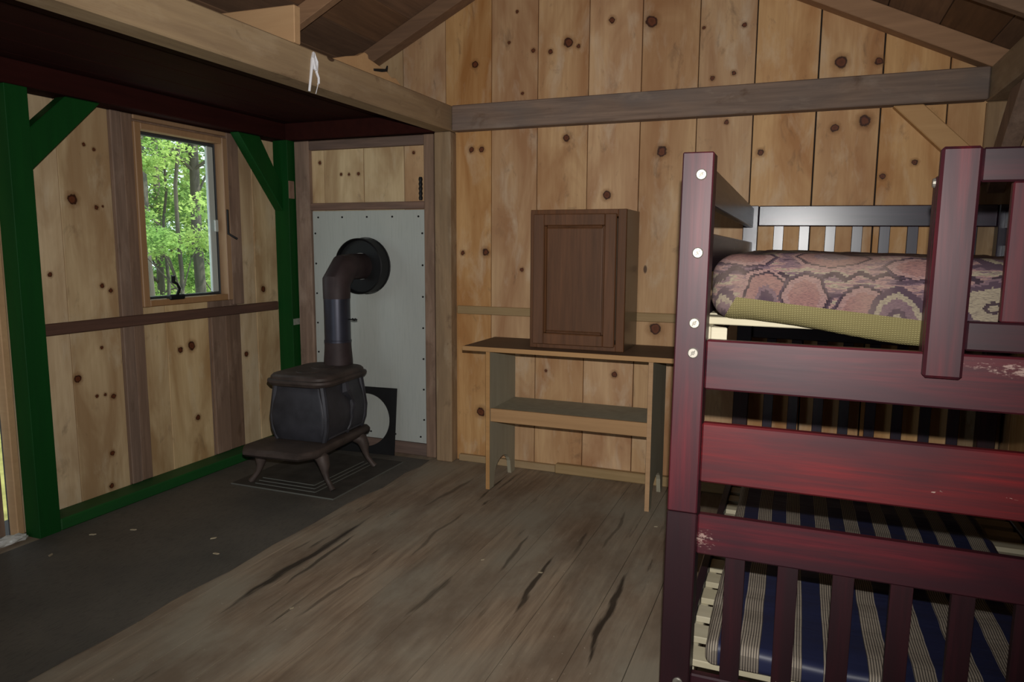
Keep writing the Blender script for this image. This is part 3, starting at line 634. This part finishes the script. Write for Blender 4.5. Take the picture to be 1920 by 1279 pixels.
for d in ((-iw, -iw+.012, -.015, -.006, ih0, ih1), (iw-.012, iw, -.015, -.006, ih0, ih1), (-iw+.012, iw-.012, -.015, -.006, ih0, ih0+.012), (-iw+.012, iw-.012, -.015, -.006, ih1-.012, ih1)):
    B('moulding', d, M_CAB, dr, .005)
bm = bmesh.new(); hw = iw-.012; z0, z1 = ih0+.012, ih1-.012
def rect(h, a, b, y): return [(-h, y, a), (h, y, a), (h, y, b), (-h, y, b)]
loft(bm, [rect(hw, z0, z1, -.002), rect(hw, z0, z1, -.007), rect(hw-.004, z0+.004, z1-.004, -.0085), rect(hw-.006, z0+.006, z1-.006, -.0085)]); link('door_panel', bm, M_CAB, dr)

# ================================================================== BUNK BED
bed = empty('bunk_bed', (2.9098, -2.1826, 0), (-.0055, .0082, .0093)); tag(bed, 'cherry-red wooden bunk bed with slatted ends', 'bunk bed')
PW, L, WD, ZT, ZJ = .070, 2.125, 1.141, 1.509, .660
def zfoot(x, y): return .0082*x+.0055*y
for y0, nm in ((0, 'front'), (L-PW, 'back')):
    for x0 in (0, WD-PW):
        zf = zfoot(x0+PW, y0+PW)
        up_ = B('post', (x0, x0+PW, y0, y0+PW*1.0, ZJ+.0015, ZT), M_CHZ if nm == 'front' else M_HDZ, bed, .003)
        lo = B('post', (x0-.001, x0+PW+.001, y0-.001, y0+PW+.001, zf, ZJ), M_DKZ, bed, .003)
        yb = y0-.004 if nm == 'front' else y0+PW+.004
        for zz, pp in ((1.458, up_), (1.282, up_), (1.12, up_), (1.05, up_), (.225, lo)):
            bx = x0+.044 if x0 == 0 else x0+PW-.044
            if nm == 'back': continue
            bm = bmesh.new(); tube(bm, [(bx, .001, zz), (bx, -.004, zz), (bx, -.006, zz), (bx, -.006, zz), (bx, -.002, zz)], [.0125, .0125, .0105, .0045, .004], 16); bo = link('bolt', bm, M_STEEL, pp, smooth=True)
            bm = bmesh.new(); tube(bm, [(bx, -.0022, zz), (bx, -.0030, zz)], .004, 6); link('bolt', bm, M_DARK, pp)
x0, x1 = PW+.0005, WD-PW-.0005
FY = .018
B('foot_rail', (x0, x1, FY, FY+.026, .9626, 1.0807), worn(.70, 1.055, .13, .025, 0), bed, .004)
B('foot_rail', (x0, x1, FY, FY+.026, .7366, .8816), M_REDX, bed, .004)
B('foot_rail', (x0, x1, FY, FY+.026, .5559, .6555), worn(.075, .595, .05, .03, 1), bed, .004)
B('foot_rail', (x0, x1, FY, FY+.026, .120, .243), M_CHX, bed, .004)
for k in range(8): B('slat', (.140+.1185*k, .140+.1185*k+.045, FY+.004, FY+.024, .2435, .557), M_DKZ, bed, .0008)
HY = L-PW+.022
B('head_rail', (x0, x1, HY, HY+.026, 1.412, 1.509), M_HDX, bed, .004); B('head_rail', (x0, x1, HY, HY+.026, 1.00, 1.10), M_HDX, bed, .004)
B('head_rail', (x0, x1, HY, HY+.026, .86, .94), M_HDX, bed, .004); B('head_rail', (x0, x1, HY, HY+.026, .12, .243), M_CHX, bed, .004)
for k in range(8):
    xs = .143+.1157*k
    B('slat', (xs, xs+.046, HY+.003, HY+.023, 1.1005, 1.4125), M_HDZ, bed, .002); B('slat', (xs, xs+.046, HY+.003, HY+.023, .2435, .8605), M_HDZ, bed, .002)
for sx in (0, 1):
    a = (.022, .048) if not sx else (WD-.048, WD-.022)
    for z0, z1 in ((1.402, 1.497), (1.232, 1.332), (1.02, 1.155), (.13, .262)):
        B('side_rail', (a[0], a[1], PW+.0005, L-PW-.0005, z0, z1), M_HDY, bed, .003)
    c = (.0485, .072) if not sx else (WD-.072, WD-.0485)
    B('slat_ledge', (c[0], c[1], PW+.02, L-PW-.02, 1.070, 1.1045), M_SLAT, bed, .002); B('slat_ledge', (c[0], c[1], PW+.02, L-PW-.02, .205, .235), M_SLAT, bed, .002)
PR('corner_block', [(.0725, .088), (.112, .088), (.0725, .128)], 'z', 1.068, 1.104, M_SLAT, bed, .002)
for k in range(16):
    yy = .142+.116*k
    B('bed_slat', (.050, WD-.050, yy, yy+.072, 1.1055, 1.124), M_SLAT, bed, .002)
    B('bed_slat', (.050, WD-.050, yy-.075, yy-.003, .2355, .254), M_SLAT, bed, .002)
# guard panel on the top bunk
GY = FY-.0265
B('guard_stile', (.516, .589, GY, FY-.0005, 1.030, 1.503), M_CHZ, bed, .006); B('guard_stile', (1.075, 1.14, GY, FY-.0005, 1.030, 1.503), M_CHZ, bed, .006)
B('guard_rail', (.5895, 1.0745, FY-.018, FY-.001, 1.432, 1.500), M_DKX, bed, .004); B('guard_rail', (.5895, 1.0745, FY-.018, FY-.001, 1.0905, 1.152), M_DKX, bed, .004)
for k in range(4): B('guard_slat', (.645+.105*k, .705+.105*k, FY-.024, FY-.004, 1.1525, 1.4315), M_CHZ, bed, .003)
B('guard_clamp', (.520, .586, .046, .096, 1.03, 1.452), M_CHZ, bed, .005)
B('guard_clamp', (.520, .586, .018, .0455, 1.10, 1.44), M_CHZ, bed, .003)
bm = bmesh.new(); tube(bm, [(.5205, .07, 1.437), (.515, .07, 1.437)], [.011, .009], 12); link('bolt', bm, M_STEEL, bed)

# mattresses --------------------------------------------------------
def rounded(hx, hy, hz, r, nx, ny, nz):
    bm = bmesh.new()
    def gr(n, h):
        e = r/h; t = [-1+2*e*0+ (e)*(k/4) for k in range(4)]; t = [-1+e*(k/4) for k in range(4)]; mid = [-1+e+(2-2*e)*k/n for k in range(n+1)]
        return t+mid+[-v for v in t[::-1]]
    X, Y, Z = gr(nx, hx), gr(ny, hy), gr(nz, hz); cache = {}
    def V(x, y, z):
        k = (round(x, 6), round(y, 6), round(z, 6))
        if k not in cache:
            q = Vector((x*hx, y*hy, z*hz)); c = Vector((max(-(hx-r), min(hx-r, q.x)), max(-(hy-r), min(hy-r, q.y)), max(-(hz-r), min(hz-r, q.z)))); d = q-c
            if d.length > 1e-9: q = c+d.normalized()*r
            cache[k] = bm.verts.new(q)
        return cache[k]
    for s_ in (-1, 1):
        for A, Bq, f in ((X, Y, lambda a, b: V(a, b, s_)), (X, Z, lambda a, b: V(a, s_, b)), (Y, Z, lambda a, b: V(s_, a, b))):
            for i in range(len(A)-1):
                for j in range(len(Bq)-1): bm.faces.new((f(A[i], Bq[j]), f(A[i+1], Bq[j]), f(A[i+1], Bq[j+1]), f(A[i], Bq[j+1])))
    bmesh.ops.recalc_face_normals(bm, faces=bm.faces); return bm
from mathutils import noise as mn
# upper: thick folded futon, front edge at y=-2.072
ux0, ux1, uy0, uy1 = 2.982, 3.94, -2.082, -.16
uc = Vector(((ux0+ux1)/2, (uy0+uy1)/2, 1.118))
bm = rounded((ux1-ux0)/2, (uy1-uy0)/2, .081, .058, 40, 44, 8)
for v in bm.verts:
    p = v.co+uc+Vector((0, 0, .081)); n1 = mn.noise(p*Vector((6, 5, 6)) if False else Vector((p.x*6, p.y*5, p.z*6))); n2 = mn.noise(Vector((p.x*15, p.y*11, p.z*18)))
    edge = max(0, min(1, 1-(p.y-uy0-.02)/.07)); sx = max(0, min(1, (p.x-3.04)/.42)); low = max(0, min(1, (1.24-p.z)/.10))
    sx = sx*sx*(3-2*sx); top = 1-low
    dz = -.055*edge*sx*low + top*(.008*n1+.005*n2-.014*max(0, min(1, (p.x-3.2)/.5)))
    v.co += Vector((.004*n2, max(-.004, .012*n1+.005*n2), dz+.081))
um = empty('mattress', uc); tag(um, 'thick tapestry-patterned mattress sagging on the upper bunk', 'mattress')
low = []; 
pA = (Vector((3.05, 0, 1.176))-uc, Vector((.10, 0, 1)).normalized()); pB = (Vector((3.03, 0, 1.15))-uc, Vector((1, 0, -.55)).normalized())
for co, no in (pA, pB): bmesh.ops.bisect_plane(bm, geom=bm.verts[:]+bm.edges[:]+bm.faces[:], plane_co=co, plane_no=no)
bm2 = bm.copy()
for bmm, keep in ((bm, True), (bm2, False)):
    kill = []
    for f in bmm.faces:
        c = f.calc_center_median(); under = (c-pA[0]).dot(pA[1]) < 0 and (c-pB[0]).dot(pB[1]) > 0
        if under == keep: kill.append(f)
    bmesh.ops.delete(bmm, geom=kill, context='FACES')
cov = link('cover', bm, M_TAP, um, smooth=True); und = link('underside', bm2, M_KNIT, um, smooth=True); und['label'] = 'mustard yellow knit underside'
# lower: thin striped pad
lx0, lx1, ly0, ly1 = 3.0, 3.845, -2.128, -.18
lc = Vector(((lx0+lx1)/2, (ly0+ly1)/2, .246))
bm = rounded((lx1-lx0)/2, (ly1-ly0)/2, .03, .022, 30, 60, 2)
for v in bm.verts:
    p = v.co+lc; n1 = mn.noise(Vector((p.x*5, p.y*7, 0))); n2 = mn.noise(Vector((p.x*2, p.y*16, 3)))
    if v.co.z > 0: v.co.z += .006*n1+.006*n2
    v.co.x += .012*mn.noise(Vector((p.y*4, 1, 0))); v.co.z += .03
lm = link('mattress', bm, M_STRIPE, None, smooth=True); lm.location = lc; lm.rotation_euler = (-.0055, .0, .009)
tag(lm, 'thin navy and beige striped mattress on the lower bunk', 'mattress')

# ================================================================== SMALL THINGS
bm = bmesh.new(); X = 1.2935
tube(bm, [(X, -1.335, 2.070), (X+.004, -1.347, 2.04), (X+.004, -1.358, 1.99), (X+.003, -1.367, 1.94), (X+.002, -1.372, 1.912)], [.006, .008, .006, .005, .005], 6)
tube(bm, [(X, -1.335, 2.070), (X+.008, -1.352, 2.045), (X+.008, -1.340, 2.005), (X+.008, -1.330, 2.0), (X+.006, -1.322, 2.03), (X, -1.333, 2.068)], .006, 6)
tube(bm, [(X, -1.335, 2.070), (X+.006, -1.322, 2.035), (X+.006, -1.326, 1.995), (X+.006, -1.313, 1.975), (X+.004, -1.311, 1.955), (X+.004, -1.318, 1.95)], [.006, .007, .006, .005, .005, .003], 6)
tube(bm, [(X+.004, -1.338, 2.05), (X+.009, -1.335, 2.0)], .006, 6); tube(bm, [(X+.003, -1.312, 1.955), (X+.002, -1.33, 1.91)], .0015, 5)
tag(link('tied_string', bm, M_STRING, None, (X, -1.34, 1.91), True), 'knotted white string hanging from the loft beam', 'string')
thing('paper_tag', (.1555, .158, -.092, -.025, .782, .822), M_TAG, 'small pale tag on the green corner post', 'tag', bev=.0005)
thing('wood_shim', (.1555, .1615, -.098, -.045, 1.585, 1.695), M_BROWN, 'grey wooden shim on the green corner post', 'shim', bev=.002)
bm = bmesh.new(); tube(bm, [(1.060, -.028, 1.562+.0135*k) for k in range(11)], [.013 if k % 2 else .009 for k in range(11)], 8)
tag(link('coil_spring', bm, M_BLACK, None, (1.06, -.028, 1.562)), 'small black coil spring hanging beside the niche trim', 'spring')
for k, (x, y, a) in enumerate(((.42, -1.59, .3), (.827, -1.526, .9), (.959, -1.647, .1), (.336, -1.923, 2.), (.30, -1.70, .5))):
    bm = bmesh.new(); prism(bm, [(-.013, -.004), (.008, -.005), (.015, .002), (-.007, .005)], 'z', 0, .004); o = link('wood_chip', bm, M_CHIP); o.location = (x, y, .0032); o.rotation_euler = (0, 0, a); tag(o, 'tiny pale wood chip on the dark floor sheet', 'wood chip', 'wood chips on the dark sheet')
for k, (x, y, a) in enumerate(((2.615, -.626, .3), (2.016, -1.265, .9), (2.278, -1.286, .1), (1.55, -1.9, 1.2))):
    bm = bmesh.new(); prism(bm, [(-.009, -.003), (.006, -.004), (.010, .002), (-.006, .004)], 'z', 0, .003); o = link('wood_chip', bm, M_CHIP); o.location = (x, y, .0003); o.rotation_euler = (0, 0, a); tag(o, 'tiny pale chip on the brown floor boards', 'wood chip', 'wood chips on the floor boards')
bm = bmesh.new(); bmesh.ops.create_icosphere(bm, subdivisions=3, radius=.05)
for v in bm.verts: v.co = Vector((v.co.x*.7, v.co.y*1.3, max(-.012, v.co.z*.45)))*(1+.5*mn.noise(v.co*38))
o = link('plastic_scrap', bm, M_PLASTIC); o.location = (.055, -1.90, .014); tag(o, 'crumpled white plastic scrap on the floor by the door', 'scrap')

# ================================================================== OUTSIDE
bm = bmesh.new(); n = 20
gv = [[bm.verts.new((-40+38.5*i/n, -14+60*j/n, -.55+.25*mn.noise(Vector((i*.5, j*.5, 0))))) for j in range(n+1)] for i in range(n+1)]
for i in range(n):
    for j in range(n): bm.faces.new((gv[i][j], gv[i+1][j], gv[i+1][j+1], gv[i][j+1]))
struct(link('ground', bm, M_GROUND))
rng = np.random.default_rng(3)
def leaves(name, centres, radii, count, size, mat, parent):
    c = np.array(centres); r = np.array(radii); idx = rng.integers(0, len(c), count)
    d = rng.normal(size=(count, 3)); d /= np.linalg.norm(d, axis=1)[:, None]; d *= rng.random((count, 1))**.45
    p = c[idx]+d*r[idx]; 
    nrm = rng.normal(size=(count, 3))*np.array((.6, .6, .35))+np.array((0.15, -.1, .8)); nrm /= np.linalg.norm(nrm, axis=1)[:, None]
    t = np.cross(nrm, rng.normal(size=(count, 3))); t /= np.linalg.norm(t, axis=1)[:, None]; b = np.cross(nrm, t)
    s = size*(.6+.8*rng.random((count, 1)))
    v = np.stack([p-t*s, p+b*s*.55, p+t*s, p-b*s*.55], 1).reshape(-1, 3)
    me = bpy.data.meshes.new(name); me.from_pydata(v.tolist(), [], [(4*i, 4*i+1, 4*i+2, 4*i+3) for i in range(count)]); me.materials.append(mat)
    o = bpy.data.objects.new(name, me); COL.objects.link(o); o.parent = parent; o['kind'] = 'stuff'
def tree(loc, h, r, label, lean=(0, 0), crown=None, cnt=5000, size=.05, mat=None):
    t = empty('forest_tree', loc); tag(t, label, 'tree', 'trees outside the window')
    bm = bmesh.new(); k = 9
    tube(bm, [(lean[0]*i/k*h+.04*math.sin(i*1.3), lean[1]*i/k*h+.04*math.cos(i*1.9), -.1+h*i/k) for i in range(k+1)], [r*(1.25 if i == 0 else 1-.55*i/k) for i in range(k+1)], 12); link('trunk', bm, M_BARK, t, smooth=True)
    if crown:
        for cx, cy, cz, rr in crown[:6]:
            bm = bmesh.new(); tube(bm, [(lean[0]*max(cz-.6, .3), lean[1]*max(cz-.6, .3), max(cz-.6, .3)), (cx*.5, cy*.5, cz-.2), (cx, cy, cz)], [r*.3, r*.2, r*.08], 6); link('branch', bm, M_BARK, t)
        leaves('foliage', [(a, b, c) for a, b, c, d in crown], [(d, d, d*.55) for a, b, c, d in crown], cnt, size, mat or M_LEAF, t)
def along(px, dist, z=-.5):   # forest positions measured as bearing and distance from where the viewer stands
    d = (fw+r2*((px-960)/FPX)); d.z = 0; d.normalize(); return (CAM.x+d.x*dist, CAM.y+d.y*dist, z)
def blob(n, R, z0, z1, rr): return [(random.uniform(-R, R), random.uniform(-R, R), random.uniform(z0, z1), rr*random.uniform(.6, 1.2)) for _ in range(n)]
tree(along(284, 10.5), 8, .085, 'leaning grey trunk at the left of the window view', (-.03, .02), blob(8, 1.2, 3.0, 5.5, .8), 6500, .04)
tree(along(380, 11.5), 9, .08, 'straight dark trunk at the right of the window view', (0, 0), blob(8, 1.3, 2.9, 5.5, .8), 6500, .04)
tree(along(305, 15), 9, .07, 'thin tree trunk beside the leaning grey trunk', (.01, .01), blob(9, 1.5, 1.4, 5, .7), 6500, .034)
tree(along(264, 12.5), 8, .075, 'pale trunk at the left window edge', (0, .01), blob(7, 1.2, 2.4, 4.5, .7), 6000, .038, M_LEAF2)
tree(along(345, 9.2), 4.6, .03, 'slim maple sapling with bright leaves near the window', (.01, 0), blob(12, .75, 1.7, 2.9, .30), 4200, .026)
tree(along(322, 12), 4.0, .03, 'low bushy sapling behind the bright maple', (0, 0), blob(12, 1.0, .3, 1.5, .35), 4500, .027)
tree(along(405, 14), 4.5, .04, 'leafy sapling right of the straight trunk', (0, 0), blob(11, .8, .5, 3.4, .4), 3600, .03, M_LEAF2)
tree(along(250, 16), 8, .09, 'leafy tree left of the window view', (0, 0), blob(11, 1.5, .5, 5, .8), 5000, .05)
for k, px in enumerate((200, 268, 318, 368, 430, 480)):
    tree(along(px, 20+2.5*(k % 3)), 10, .12, 'background tree number of the far row'.replace(' number of', ' in')+' '+('at far left', 'behind the pale trunk', 'behind the thin trunk', 'behind the straight trunk', 'at right', 'at far right')[k], (0, 0), blob(9, 2.6, .2, 5.2, .9), 8000, .05, M_LEAF if k % 2 else M_LEAF2)
tree(along(20, 12), 8, .12, 'leafy tree beyond the left door', (0, 0), blob(14, 1.8, .2, 5, .9), 6000, .07)
